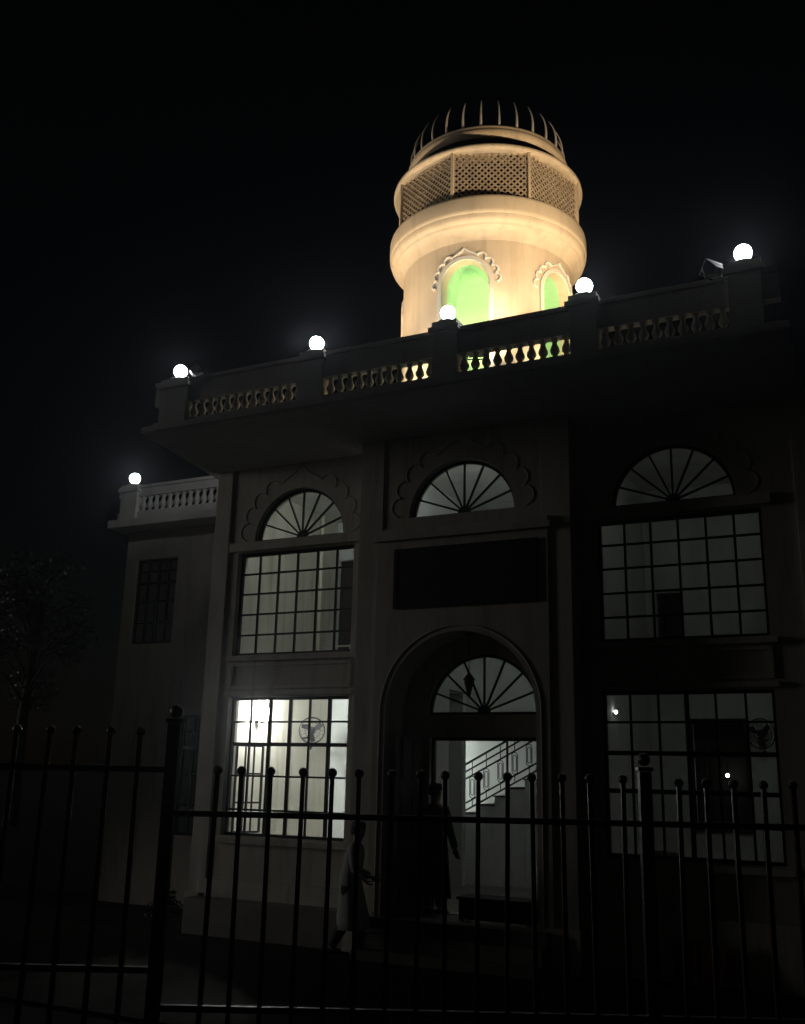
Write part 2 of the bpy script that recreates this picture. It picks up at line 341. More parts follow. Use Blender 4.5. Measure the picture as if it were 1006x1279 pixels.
# ------------------------------------------------------------------ windows
def window(parent, x0, x1, z0, z1, yw, vb, hb, thick=(), fw=.045, bw=.030):
    """x0..z1 layout units, yw world y; vb, hb fractions of the glazing bars; thick: set of ('v'/'h', index)"""
    ax, bx, az, bz = X(x0), X(x1), Z(z0), Z(z1)
    f = MB().box(ax, ax + fw, yw - .03, yw + .03, az, bz).box(bx - fw, bx, yw - .03, yw + .03, az, bz)
    f.box(ax + fw, bx - fw, yw - .029, yw + .029, bz - fw, bz).box(ax + fw, bx - fw, yw - .029, yw + .029, az, az + fw)
    wo_ = part('window', f, STEEL, parent)
    xs, zs = [(ax + fw, 0)], [(az + fw, 0)]
    for k, t in enumerate(vb):
        ww = bw * (2.0 if ('v', k) in thick else 1); x = ax + (bx - ax) * t + random.uniform(-.004, .004)
        part('glazing_bar', MB().box(x - ww / 2, x + ww / 2, yw - .018, yw + .018, az + fw, bz - fw), STEEL, wo_); xs.append((x, ww / 2))
    for k, t in enumerate(hb):
        ww = bw * (2.0 if ('h', k) in thick else 1); z = az + (bz - az) * t + random.uniform(-.003, .003)
        part('glazing_bar', MB().box(ax + fw, bx - fw, yw - .015, yw + .015, z - ww / 2, z + ww / 2), STEEL, wo_); zs.append((z, ww / 2))
    xs.append((bx - fw, 0)); zs.append((bz - fw, 0))
    for i in range(len(xs) - 1):
        for j in range(len(zs) - 1):
            a = xs[i][0] + xs[i][1] - .004; b = xs[i + 1][0] - xs[i + 1][1] + .004; c = zs[j][0] + zs[j][1] - .004; d = zs[j + 1][0] - zs[j + 1][1] + .004
            t = random.uniform(-.002, .002)
            part('pane', MB().prism([(a, yw - .002 + t, c), (b, yw - .002 - t, c), (b, yw - .002 - t, d), (a, yw - .002 + t, d)], (0, .004, 0)), GLASS, wo_)
    return wo_
def fanlight(parent, cx, zb, r, yw, n=8):
    c = Vector((X(cx), yw, Z(zb))); Rr = r * SC
    def arc(rad, a0=0, a1=180, m=40): return [(c.x + rad * math.cos(R_(a0 + (a1 - a0) * k / m)), c.z + rad * math.sin(R_(a0 + (a1 - a0) * k / m))) for k in range(m + 1)]
    o, i = arc(Rr), arc(Rr - .045); f = MB()
    rings = [[(o[k][0], yw - .03, o[k][1]), (o[k][0], yw + .03, o[k][1]), (i[k][0], yw + .03, i[k][1]), (i[k][0], yw - .03, i[k][1])] for k in range(41)]
    f.loft(rings, True, False)
    f.box(c.x - Rr + .046, c.x + Rr - .046, yw - .028, yw + .028, c.z, c.z + .04)
    fo = part('fanlight', f, STEEL, parent)
    hub = arc(.10, 0, 180, 16)
    part('hub', MB().prism([(x, yw - .024, z + .039) for x, z in hub], (0, .048, 0)), STEEL, fo)
    rb = Rr - .044
    for k in range(1, n):
        a = R_(180 * k / n)
        part('glazing_bar', MB().bar((c.x + .08 * math.cos(a), yw, c.z + .04 + .08 * math.sin(a)), (c.x + rb * math.cos(a), yw, c.z + rb * math.sin(a) + .002), .028, .034), STEEL, fo)
    for k in range(n):
        a0, a1 = 180 * k / n, 180 * (k + 1) / n
        poly = [(x, yw - .002, max(z, c.z + .036)) for x, z in arc(rb + .004, a0 + .6, a1 - .6, 6)] + [(x, yw - .002, z + .04) for x, z in reversed(arc(.098, a0 + 1, a1 - 1, 2))]
        part('pane', MB().prism(poly, (0, .004, 0)), GLASS, fo)
    return fo
YG = X(9.9) + .14
S6 = [k / 6 for k in range(1, 6)]
for cx in BAYS:
    window(B, cx - WH, cx + WH, 1.36, 2.63, YG, S6, [.2, .4, .6, .8])
    fanlight(B, cx + (.04 if cx < CX else -.03), 2.77, .63, YG)
window(B, BAYS[1] - WH, BAYS[1] + WH, -.72, .86, YG, S6, [.2, .39, .62, .81], {('v', 2), ('h', 1), ('h', 2)})
window(B, BAYS[0] - WH, BAYS[0] + WH, -.72, .86, YG, [.165, .33, .50, .66, .82], [.185, .425, .655, .82], {('v', 2), ('h', 2), ('v', 1), ('v', 4)})
# opened casement leaf of the lower bay window, swung inwards
leaf = MB()
lx, ly = X(BAYS[0] - WH) + .10, YG + .05
ld = Vector((math.cos(R_(62)), math.sin(R_(62)), 0)); lz0, lz1 = Z(-.69), Z(.30)
for t in (0, .16, .32, .48): leaf.bar(Vector((lx, ly, lz0)) + ld * t, Vector((lx, ly, lz1)) + ld * t, .035 if t in (0, .48) else .022, .03, (ld.y, -ld.x, 0))
for zz in (lz0, lz0 + .46, lz0 + .92, lz1): leaf.bar(Vector((lx, ly, zz)), Vector((lx, ly, zz)) + ld * .48, .03, .026, (ld.y, -ld.x, 0))
part('casement', leaf, STEEL)
fanlight(B, PX, 2.77, .62, X(9.55) + .16)
fanlight(B, -3.985, .65, .65, X(10.08) + .10)
# picture-like inner window of the far wall: dark frame and a shelf
part('inner_window_frame', MB().box(X(-2.28), X(-2.24), X(12.66), X(12.7) - .002, Z(-.57), Z(.75)).box(X(-1.64), X(-1.58), X(12.66), X(12.7) - .002, Z(-.57), Z(.75)).box(X(-2.238), X(-1.642), X(12.66), X(12.7) - .002, Z(.69), Z(.75)).box(X(-2.238), X(-1.642), X(12.66), X(12.7) - .002, Z(-.57), Z(-.52)).box(X(-2.238), X(-1.642), X(12.67), X(12.69), Z(.28), Z(.32)), STEEL)

# signboard over the arch
sg = thing('signboard', 'wide black signboard fixed above the entrance arch', 'sign', W(-3.97, 9.47, 1.77))
child(MB().box(X(-4.77), X(-3.17), X(9.515) - .016, X(9.515) - .003, Z(1.77), Z(2.38)).build('board', BOARD, sg, .004))
child(MB().box(X(-4.80), X(-4.76), X(9.515) - .026, X(9.515) - .018, Z(1.74), Z(2.41)).box(X(-3.18), X(-3.14), X(9.515) - .026, X(9.515) - .018, Z(1.74), Z(2.41)).box(X(-4.758), X(-3.182), X(9.515) - .026, X(9.515) - .018, Z(2.37), Z(2.41)).box(X(-4.758), X(-3.182), X(9.515) - .026, X(9.515) - .018, Z(1.74), Z(1.78)).build('frame', IRON, sg))

# ------------------------------------------------------------------ side wing
WY = 11.2
WG = thing('side_wing', 'lower plain side wing with dark barred windows and its own parapet', 'building', W(-8.85, WY, -1.75))
part('wall', arch_wall(MB(), flat(WY), -10.17, -7.56, GZ, 3.46, [rect_op(-9.97, -9.2, 1.76, 3.02), rect_op(-8.92, -8.15, -.85, .74)], .25), PLASTER, WG)
part('wall', MB().box(X(-10.17), X(-10.05), X(WY) + .252, X(15), Z(GZ), Z(3.46)), PLASTER, WG)
part('wall', MB().box(X(-10.04), X(-7.57), X(14.9), X(15), Z(GZ), Z(3.46)), PLASTER, WG)
part('roof_slab', MB().box(X(-10.3), X(-7.56), X(10.86), X(15.05), Z(3.462), Z(3.58)), SOFFIT, WG, .006)
part('floor_slab', MB().box(X(-10.04), X(-7.57), X(WY) + .252, X(14.9) - .002, Z(1.05), Z(1.2)), ROOM, WG)
window(WG, -9.97, -9.2, 1.76, 3.02, X(WY) + .1, [.25, .5, .75], [.25, .5, .72, .86], {('v', 1), ('h', 2)})
window(WG, -8.92, -8.15, -.85, .74, X(WY) + .1, [.25, .5, .75], [.25, .5, .72, .86], {('v', 1), ('h', 2)})

# ------------------------------------------------------------------ balustrades
BAL = [(.052, 0), (.052, .028), (.040, .036), (.034, .055), (.046, .080), (.060, .110), (.066, .140), (.060, .175), (.046, .215), (.036, .250), (.032, .285), (.034, .305), (.046, .318), (.036, .328), (.052, .335), (.052, .36)]
def baluster_mesh(h, rs=1.0): 
    k = h / .36; return MB().lathe([(r * rs, z * k) for r, z in BAL], n=12).mesh('baluster')
def balustrade(name, label, xs, y, zb, ztop, zo0, zo1, depth, pitch, piers, base_ext=0.0):
    t = thing(name, label, 'balustrade', W((xs[0] + xs[-1]) / 2, y, zb))
    yy = X(y)
    child(MB().box(X(xs[0]), X(xs[-1]), yy - depth / 2, yy + depth / 2, Z(zb), Z(zo0)).build('base_rail', SOFFIT, t, .006))
    child(MB().box(X(xs[0]), X(xs[-1]), yy - depth / 2, yy + depth / 2, Z(zo1), Z(ztop) - .07).build('top_rail', SOFFIT, t, .006))
    child(MB().box(X(xs[0]), X(xs[-1]), yy - depth / 2 - .035, yy + depth / 2 + .035, Z(ztop) - .068, Z(ztop)).build('coping', SOFFIT, t, .01))
    me = baluster_mesh((zo1 - zo0) * SC + .004, pitch / .163)
    for (a, b) in zip(piers[:-1], piers[1:]):
        x0, x1 = X(a[0]) + a[1] / 2, X(b[0]) - b[1] / 2; n = max(2, round((x1 - x0) / pitch))
        for k in range(n):
            o = link('baluster', me, SOFFIT, t, None)
            o.location = Vector((x0 + (x1 - x0) * (k + .5) / n, yy, Z(zo0) - .002)) - t.location
    for x, wd, zt in piers:
        hw = wd / 2; d2 = depth / 2 + .05
        p = child(MB().box(X(x) - hw, X(x) + hw, yy - d2, yy + d2, Z(zb) - .002, zt - .16).build('pier', SOFFIT, t, .008))
        MB().box(X(x) - hw - .05, X(x) + hw + .05, yy - d2 - .05, yy + d2 + .05, zt - .158, zt - .09).box(X(x) - hw - .01, X(x) + hw + .01, yy - d2 - .01, yy + d2 + .01, zt - .088, zt).build('cap', SOFFIT, p, .006)
    return t
BY = 8.45
GL = [(-7.13, 4.505), (-5.28, 4.515), (-3.72, 4.585), (-2.29, 4.575), (-.83, 4.60)]      # globe centres
TB = TOPZ + .13 / SC + .002
PIERT = [Z(4.385), Z(4.405), Z(4.46), Z(4.46), Z(4.48)]
balustrade('roof_balustrade', 'long roof balustrade with turned balusters along the canopy edge', [-7.42, -.55], BY, TB, 4.375, 3.885, 4.09, .16, .163,
           [(GL[k][0], (.52, .40, .36, .36, .40)[k], PIERT[k]) for k in range(5)])
balustrade('roof_balustrade', 'short pale balustrade on the roof of the lower side wing', [-10.2, -7.75], 11.0, 3.58 + .002, 4.10, 3.70, 3.93, .16, .17,
           [(-9.98, .42, Z(4.12)), (-7.74, .30, Z(4.10))])

# ------------------------------------------------------------------ globe lamps
GLOBE_R = .106
GME = MB().sphere((0, 0, 0), GLOBE_R, 28, 18).mesh('globe'); 
BME = MB().lathe([(.15, 0), (.15, .018), (.07, .03), (.05, .055), (.05, .07)], n=24).mesh('base')
def globe_lamp(pos, base_z, label):
    t = thing('globe_lamp', label, 'lamp', Vector((pos.x, pos.y, base_z)), 'globe lamps on the parapet piers')
    gm = GME.copy(); gm.materials.clear()      # each lamp burns a little differently
    link('globe', gm, emat('globe_glow', (.93, .97, 1.0), random.choice((50, 62, 75, 88))), t, pos - t.location)
    link('lamp_base', BME, CREAMT, t, (0, 0, .001))
    st_ = MB().lathe([(.035, .06), (.03, max(.075, pos.z - base_z - GLOBE_R + .02))], n=16).build('stem', CREAMT, t)
    return t
labs = ['lit globe lamp on the corner pier above the canopy tip',
        'lit globe lamp on the pier between the corner pier and the minaret pier',
        'lit globe lamp on the pier directly below the green niche',
        'lit globe lamp on the pier before the tower edge, below its second niche',
        'lit globe lamp on the end pier above the dark bay']
for k, (gx, gz) in enumerate(GL):
    globe_lamp(Vector((X(gx), X(BY), PIERT[k] + .065 + GLOBE_R)), PIERT[k], labs[k])
globe_lamp(Vector((X(-9.98), X(11.0), Z(4.12) + .065 + GLOBE_R)), Z(4.12), 'lit globe lamp on the end pier of the lower side wing')

# ------------------------------------------------------------------ minaret
MC = Vector((X(-4.085), X(10.5), 0))
mdir = Vector((-MC.x, -MC.y, 0)).normalized(); mright = Vector((-mdir.y, mdir.x, 0))
if mright.dot(RX) < 0: mright = -mright
T = thing('minaret', 'round cream floodlit minaret with green niches, lattice gallery and finned crown', 'tower', Vector((MC.x, MC.y, Z(3.87))))
RB = 1.05 * SC
def cyl(s, z, d):              # s: arc length (layout units) from the camera-facing generatrix
    a = s / 1.05; r = RB - d; v = mdir * math.cos(a) + mright * math.sin(a)
    return (MC.x + v.x * r, MC.y + v.y * r, Z(z))
def mp(name, mb, material, bevel=0.0, parent=T): 
    o = mb.build(name, material, parent, bevel)
    return child(o) if parent is T else o
NA = [R_(-14.5), R_(53), R_(121), R_(189), R_(253)]
ops = [arch_op(a * 1.05, .285, 3.95, 5.47, 20) for a in NA]
s0 = NA[0] * 1.05 - .6
mb = arch_wall(MB(), cyl, s0, s0 + 2 * math.pi * 1.05, 3.87, 6.0, ops, .16, .07)
mp('shaft', mb, CREAM)
for a in NA:
    c = a * 1.05
    al = MB()                     # green alcove: back, sides and vault
    out = [(c - .285, 3.95)] + [(c - .285 * math.cos(math.pi * k / 16), 5.47 + .285 * math.sin(math.pi * k / 16)) for k in range(17)] + [(c + .285, 3.95)]
    al.loft([[cyl(s, z, .158) for s, z in out], [cyl(c + (s - c) * 1.25, z, .55) for s, z in out]], False, False)
    al.face([cyl(c + (s - c) * 1.25, z, .55) for s, z in out])
    mp('niche', al, GREEN)
    fr = [(c - .335, 3.9), (c - .335, 5.47)] + [(c - .335 * math.cos(math.pi * k / 20), 5.47 + .335 * math.sin(math.pi * k / 20)) for k in range(1, 20)] + [(c + .335, 5.47), (c + .335, 3.9)]
    inn = [(c - .288, 3.9), (c - .288, 5.47)] + [(c - .288 * math.cos(math.pi * k / 20), 5.47 + .288 * math.sin(math.pi * k / 20)) for k in range(1, 20)] + [(c + .288, 5.47), (c + .288, 3.9)]
    mp('niche_surround', MB().loft([[cyl(*fr[k], -.001), cyl(*fr[k], -.035), cyl(*inn[k], -.035), cyl(*inn[k], -.001)] for k in range(len(fr))], True, False), CREAMT)
    fpth = foil_path(c, 5.47, .365, 4, 24, .13)
    mp('cusped_moulding', MB().tube([cyl(s, z, -.012) for s, z in fpth], .022, 8), CREAMT)
def ring(name, prof, material, n=72):
    return mp(name, MB().loft([[(MC.x + r * SC * math.cos(2 * math.pi * k / n), MC.y + r * SC * math.sin(2 * math.pi * k / n), Z(z)) for k in range(n)] for r, z in prof], False, True), material)
ring('corbel', [(1.045, 5.98), (1.052, 6.0), (1.07, 6.04), (1.10, 6.09), (1.145, 6.13), (1.16, 6.135), (1.16, 6.16), (1.175, 6.165), (1.20, 6.18), (1.215, 6.21), (1.22, 6.25)], CREAM)
ring('gallery_rim', [(1.22, 6.2505), (1.232, 6.262), (1.235, 6.30), (1.235, 6.44), (1.228, 6.475), (1.215, 6.485), (1.0, 6.485), (.90, 6.45)], CREAM)
ring('gallery_core', [(.80, 6.4), (.80, 7.5)], SHADEM, 48)
# lattice gallery: eight framed screens
RO, zj0, zj1 = 1.165, 6.52, 7.12
def octp(k, r, z): a = math.pi / 8 + k * math.pi / 4 + R_(2); v = mdir * math.cos(a) + mright * math.sin(a); return Vector((MC.x + v.x * r * SC, MC.y + v.y * r * SC, Z(z)))
for k in range(8):
    mp('gallery_post', MB().bar(octp(k, RO, 6.48), octp(k, RO, zj1 + .01), .045, .06, (octp(k, 1, 0) - Vector((MC.x, MC.y, octp(k, 1, 0).z)))), CREAM)
    a, b = octp(k, RO - .01, zj0), octp(k + 1, RO - .01, zj0); h = (zj1 - zj0) * SC; u = (b - a); L = u.length; u.normalize()
    nrm = Vector((u.y, -u.x, 0))
    pan = MB(); gap = .104; t0 = -h
    while t0 < L:
        p0, p1 = max(0, t0), min(L, t0 + h)
        if p1 - p0 > .01:
            pan.bar(a + u * p0 + Vector((0, 0, p0 - t0)), a + u * p1 + Vector((0, 0, p1 - t0)), .026, .014, nrm)
            pan.bar(a + u * p0 + Vector((0, 0, h - (p0 - t0))) + nrm * .008, a + u * p1 + Vector((0, 0, h - (p1 - t0))) + nrm * .008, .026, .014, nrm)
        t0 += gap
    sc_ = mp('lattice_screen', pan, JALI); sc_['kind'] = 'stuff'
    mp('screen_rail', MB().bar(a, b, .03, .04, (0, 0, 1)), CREAM)
    mp('screen_rail', MB().bar(a + Vector((0, 0, h)), b + Vector((0, 0, h)), .03, .04, (0, 0, 1)), CREAM)
ring('gallery_cornice', [(1.10, 7.115), (1.175, 7.118), (1.195, 7.125), (1.205, 7.15), (1.20, 7.175), (1.18, 7.185), (.80, 7.20)], CREAM)
ring('crown_soffit', [(.78, 7.31), (.94, 7.36), (1.0, 7.395)], SHADEM)
ring('crown_ring', [(1.0, 7.3955), (1.02, 7.405), (1.04, 7.43), (1.045, 7.465), (1.035, 7.495), (1.02, 7.51), (1.025, 7.53), (1.015, 7.555), (.985, 7.567), (.7, 7.575), (.001, 7.60)], CREAM)
NF = 28
for k in range(NF):
    a = 2 * math.pi * (k + .3) / NF; v = Vector((math.cos(a), math.sin(a), 0)); pts = []; rr = []
    for j in range(9):
        u = j / 8; r = .975 + .030 * math.sin(math.pi * u * .8) - .10 * u * u; z = 7.555 + .44 * u
        pts.append((MC.x + v.x * r * SC, MC.y + v.y * r * SC, Z(z))); rr.append(.024 * (1 - .7 * u))
    mp('crown_fin', MB().tube(pts, rr, 6), FINM)
0 and mp('finial', MB().lathe([(.03, 0), (.03, .15), (.1, .22), (.1, .3), (.03, .38), (.02, .7), (.004, .95)], (MC.x, MC.y, Z(8.86)), 16), FINM)

# ------------------------------------------------------------------ roof floodlights (light the tower)
def floodlight(pos, target, power, label, size=R_(95), col=(1.0, .70, .34), rad=.09, group='floodlights on the roof'):
    pos = Vector(pos); d = (Vector(target) - pos).normalized()
    t = thing('floodlight', label, 'floodlight', pos - Vector((0, 0, .16)), group)
    q = d.to_track_quat('Z', 'Y').to_matrix()
    mb = MB()
    ringf = lambda w_, h_, z_: [pos + q @ Vector((x, y, z_)) for x, y in ((-w_, -h_), (w_, -h_), (w_, h_), (-w_, h_))]
    mb.loft([ringf(.06, .05, -.12), ringf(.13, .10, 0), ringf(.14, .11, .01), ringf(.14, .11, .03)], False, False)
    mb.face(ringf(.06, .05, -.12))
    child(mb.build('housing', DARKP, t))
    child(MB().face(ringf(.125, .095, .012)).build('reflector', mat('reflector_metal', (.6, .6, .6), .3, .1, 5, 0, metal=1.0), t))
    child(MB().tube([pos + q @ Vector((-.15, 0, 0)), Vector((pos.x, pos.y, pos.z)) + q @ Vector((-.15, 0, -.03)) - Vector((0, 0, .14)), pos + q @ Vector((.15, 0, -.03)) - Vector((0, 0, .14)), pos + q @ Vector((.15, 0, 0))], .012, 6).build('bracket', IRON, t))
    l = bpy.data.lights.new('flood_beam', 'SPOT'); l.energy = power; l.color = col; l.spot_size = size; l.spot_blend = .6; l.shadow_soft_size = rad
    lo = bpy.data.objects.new('flood_beam', l); COL.objects.link(lo); lo.parent = t
    lo.matrix_world = Matrix.Translation(pos + d * .06) @ (-d).to_track_quat('Z', 'Y').to_matrix().to_4x4()
    lo.matrix_parent_inverse = Matrix.Translation(-t.location)
    return t
def around(deg, r, z):
    v = mdir * math.cos(R_(deg)) + mright * math.sin(R_(deg)); return Vector((MC.x + v.x * r * SC, MC.y + v.y * r * SC, Z(z)))
FLC = (1.0, .72, .42)
for deg, pw, lab in ((38, 150, 'warm floodlight on the roof at the tower foot between the two niches'), (-48, 150, 'warm floodlight on the roof at the tower foot toward the canopy corner'), (104, 65, 'warm floodlight on the roof at the tower foot beyond the second niche'), (-118, 60, 'warm floodlight on the roof behind the tower foot')):
    floodlight(around(deg, 1.62, 4.0), around(deg, 1.12, 6.2), pw, lab, R_(120), FLC)
tgt = Vector((MC.x, MC.y, Z(6.9)))
floodlight(W(-1.10, 8.40, 4.47), tgt, 760, 'small black floodlight clamped on the rail beside the end pier above the dark bay', R_(50), FLC)
floodlight(W(-6.85, 8.42, 4.47), tgt, 420, 'small black floodlight on the rail beside the corner pier lamp', R_(50), FLC)
floodlight(W(-3.45, 8.62, 4.2), Vector((MC.x, MC.y, Z(5.5))), 420, 'small black floodlight on the rail back between the niche piers', R_(44), FLC)

# ------------------------------------------------------------------ room lamps
def tube_lamp(pos, L, strength, label, axis='x', col=(.95, 1.0, .97)):
    t = thing('tube_lamp', label, 'lamp', pos, 'tube lamps inside the rooms')
    d = Vector((1, 0, 0)) if axis == 'x' else Vector((0, 1, 0)) if axis == 'y' else Vector((0, 0, 1))
    MB().tube([-d * (L / 2), d * (L / 2)], .018, 10).build('tube', emat('tube_glow', col, strength), t)
    up = Vector((0, 0, .045)) if axis != 'z' else Vector((-.045, 0, 0))
    MB().bar(-d * (L / 2 + .03) + up, d * (L / 2 + .03) + up, .05, .04, (0, 0, 1) if axis != 'z' else (1, 0, 0)).build('batten', CREAMT, t)
    return t
tube_lamp(W(-6.2, 10.35, 3.66), 1.2, 105.0, 'tube lamp on the upper room ceiling over the barred bay window')
tube_lamp(W(-1.7, 10.35, 3.66), 1.2, 10.0, 'dim tube lamp on the upper ceiling of the dark bay')
tube_lamp(W(-4.0, 10.15, 3.66), 1.2, 75.0, 'tube lamp on the upper hall ceiling behind the portal fanlight')
tube_lamp(W(-6.75, 13.2, .36), 1.2, 260.0, 'bright tube lamp under the landing beside the staircase')
tube_lamp(W(-3.3, 10.9, 1.90), 1.2, 24.0, 'tube lamp under the hall ceiling just inside the entrance')
tube_lamp(W(-1.2, 10.5, 1.04), .6, 22.0, 'dim tube lamp on the lower ceiling of the dark bay room')
tube_lamp(W(-6.3, 10.5, 1.04), 1.2, 45.0, 'unseen tube lamp added on the ceiling to brighten the lower room')  # extra unseen lamp, added to lift the room's brightness

# ------------------------------------------------------------------ forecourt fence
def fence_bar_mesh(h): return MB().box(-.010, .010, -.010, .010, 0, h).mesh('bar')
BALL = MB().sphere((0, 0, 0), .022, 12, 8).mesh('ball')
def fence(name, label, bars, ztip, rails, zbot, ends):
    t = thing(name, label, 'fence', FP((bars[0] + bars[-1]) / 2, 0, zbot))
    me = fence_bar_mesh(ztip - .02 - zbot)
    ang = math.atan2(FT.y, FT.x)
    for s in bars:
        o = link('bar', me, IRON, t, FP(s, random.uniform(-.004, .004), zbot) - t.location); o.rotation_euler = (random.uniform(-.008, .008), random.uniform(-.010, .010), ang)
        b = link('ball', BALL, IRON, o, (0, 0, ztip - .022 - zbot))
    for z in rails:
        child(MB().bar(FP(ends[0], 0, z), FP(ends[1], 0, z), .030, .026, (0, 0, 1)).build('rail', IRON, t))
    return t
def SX(px): return (px - 503) * 4.54 / 1230
mid = [SX(276 + 36.3 * k) for k in range(15)]
right = [SX(852 + 36.0 * k) for k in range(10)]
left = [SX(182 - 39.5 * k) for k in range(9)]
ZB = .92
fence('iron_fence', 'black iron railing panel with ball tips standing across the entrance', mid, EYE + .025, [EYE - .19, EYE - 1.0], ZB, (SX(228), SX(806)))
fence('iron_fence', 'black iron railing panel with ball tips before the dark bay window', right, EYE + .015, [EYE - .19, EYE - 1.0], ZB, (SX(820), SX(1190)))
fence('iron_fence', 'taller black iron railing panel before the side wing', left, EYE + .19, [EYE + .0, EYE - .85], ZB, (SX(-160), SX(214)))
def post(px, ztop, wd, label):
    s = SX(px); t = thing('fence_post', label, 'post', FP(s, 0, .9))
    child(MB().bar(FP(s, 0, .9), FP(s, 0, ztop - .09), wd, wd, FN).build('shaft', IRON, t, .004))
    child(MB().bar(FP(s, 0, ztop - .088), FP(s, 0, ztop - .07), wd * 1.25, wd * 1.25, FN).build('cap', IRON, t))
    child(MB().sphere(FP(s, 0, ztop - .035), .033 * wd / .06, 16, 10).build('ball', IRON, t))
post(222, EYE + .30, .058, 'thick black gate post with ball top before the building corner')
post(813, EYE + .13, .055, 'slimmer black gate post with ball top before the dark bay window')
bwall = thing('boundary_wall', 'low rendered boundary wall carrying the iron railings', 'wall', FP(0, 0, 0))
child(MB().prism([FP(-9, -.1, 0), FP(9, -.1, 0), FP(9, .1, 0), FP(-9, .1, 0)], (0, 0, .86)).build('wall', PLASTER, bwall))
child(MB().prism([FP(-9, -.13, .862), FP(9, -.13, .862), FP(9, .13, .862), FP(-9, .13, .862)], (0, 0, .06)).build('coping', STONE, bwall, .008))

# ------------------------------------------------------------------ people
SKIN = mat('skin', (.30, .18, .12), .6, .1, 8, .05)
def skinned(joints, edges, root):
    names = list(joints); me = bpy.data.meshes.new('skeleton')
    me.from_pydata([joints[n][0] for n in names], [(names.index(a), names.index(b)) for a, b in edges], [])
    o = bpy.data.objects.new('skeleton', me); COL.objects.link(o)
    o.modifiers.new('skin', 'SKIN'); s = o.modifiers.new('sub', 'SUBSURF'); s.levels = s.render_levels = 2
    for k, n in enumerate(names):
        r = joints[n][1]; me.skin_vertices[0].data[k].radius = r if isinstance(r, tuple) else (r, r)
        me.skin_vertices[0].data[k].use_root = (n == root)
    dg = bpy.context.evaluated_depsgraph_get(); out = bpy.data.meshes.new_from_object(o.evaluated_get(dg))
    bpy.data.objects.remove(o); out.modifiers if False else None
    return out
def hand(mb, wrist, d, palm_n, curl=.5):       # palm, four unequal bent fingers and a thumb
    d = d.normalized(); n = (palm_n - d * palm_n.dot(d)).normalized(); sd = d.cross(n)
    mb.loft([[wrist + d * t + sd * (w * math.cos(a)) + n * (h * math.sin(a)) for a in [2 * math.pi * k / 10 for k in range(10)]] for t, w, h in ((-.01, .026, .02), (.02, .034, .018), (.06, .042, .017), (.09, .040, .015), (.10, .034, .012))])
    for i, L in enumerate((.068, .078, .073, .058)):
        b = wrist + d * .092 + sd * (-.030 + .020 * i); p = [b]
        for j, f in enumerate((.45, .32, .23)):
            a = curl * (j + .6); p.append(p[-1] + (d * math.cos(a) + n * math.sin(a)) * (L * f))
        mb.tube(p, [.0092, .0088, .008, .0062], 7)
    b = wrist + d * .03 - sd * .034; p = [b, b + (d * .6 - sd * .6 + n * .3) * .035, b + (d * .9 - sd * .5 + n * .6) * .062, b + (d * 1.1 - sd * .35 + n * .9) * .078]
    mb.tube(p, [.013, .011, .0095, .007], 7)
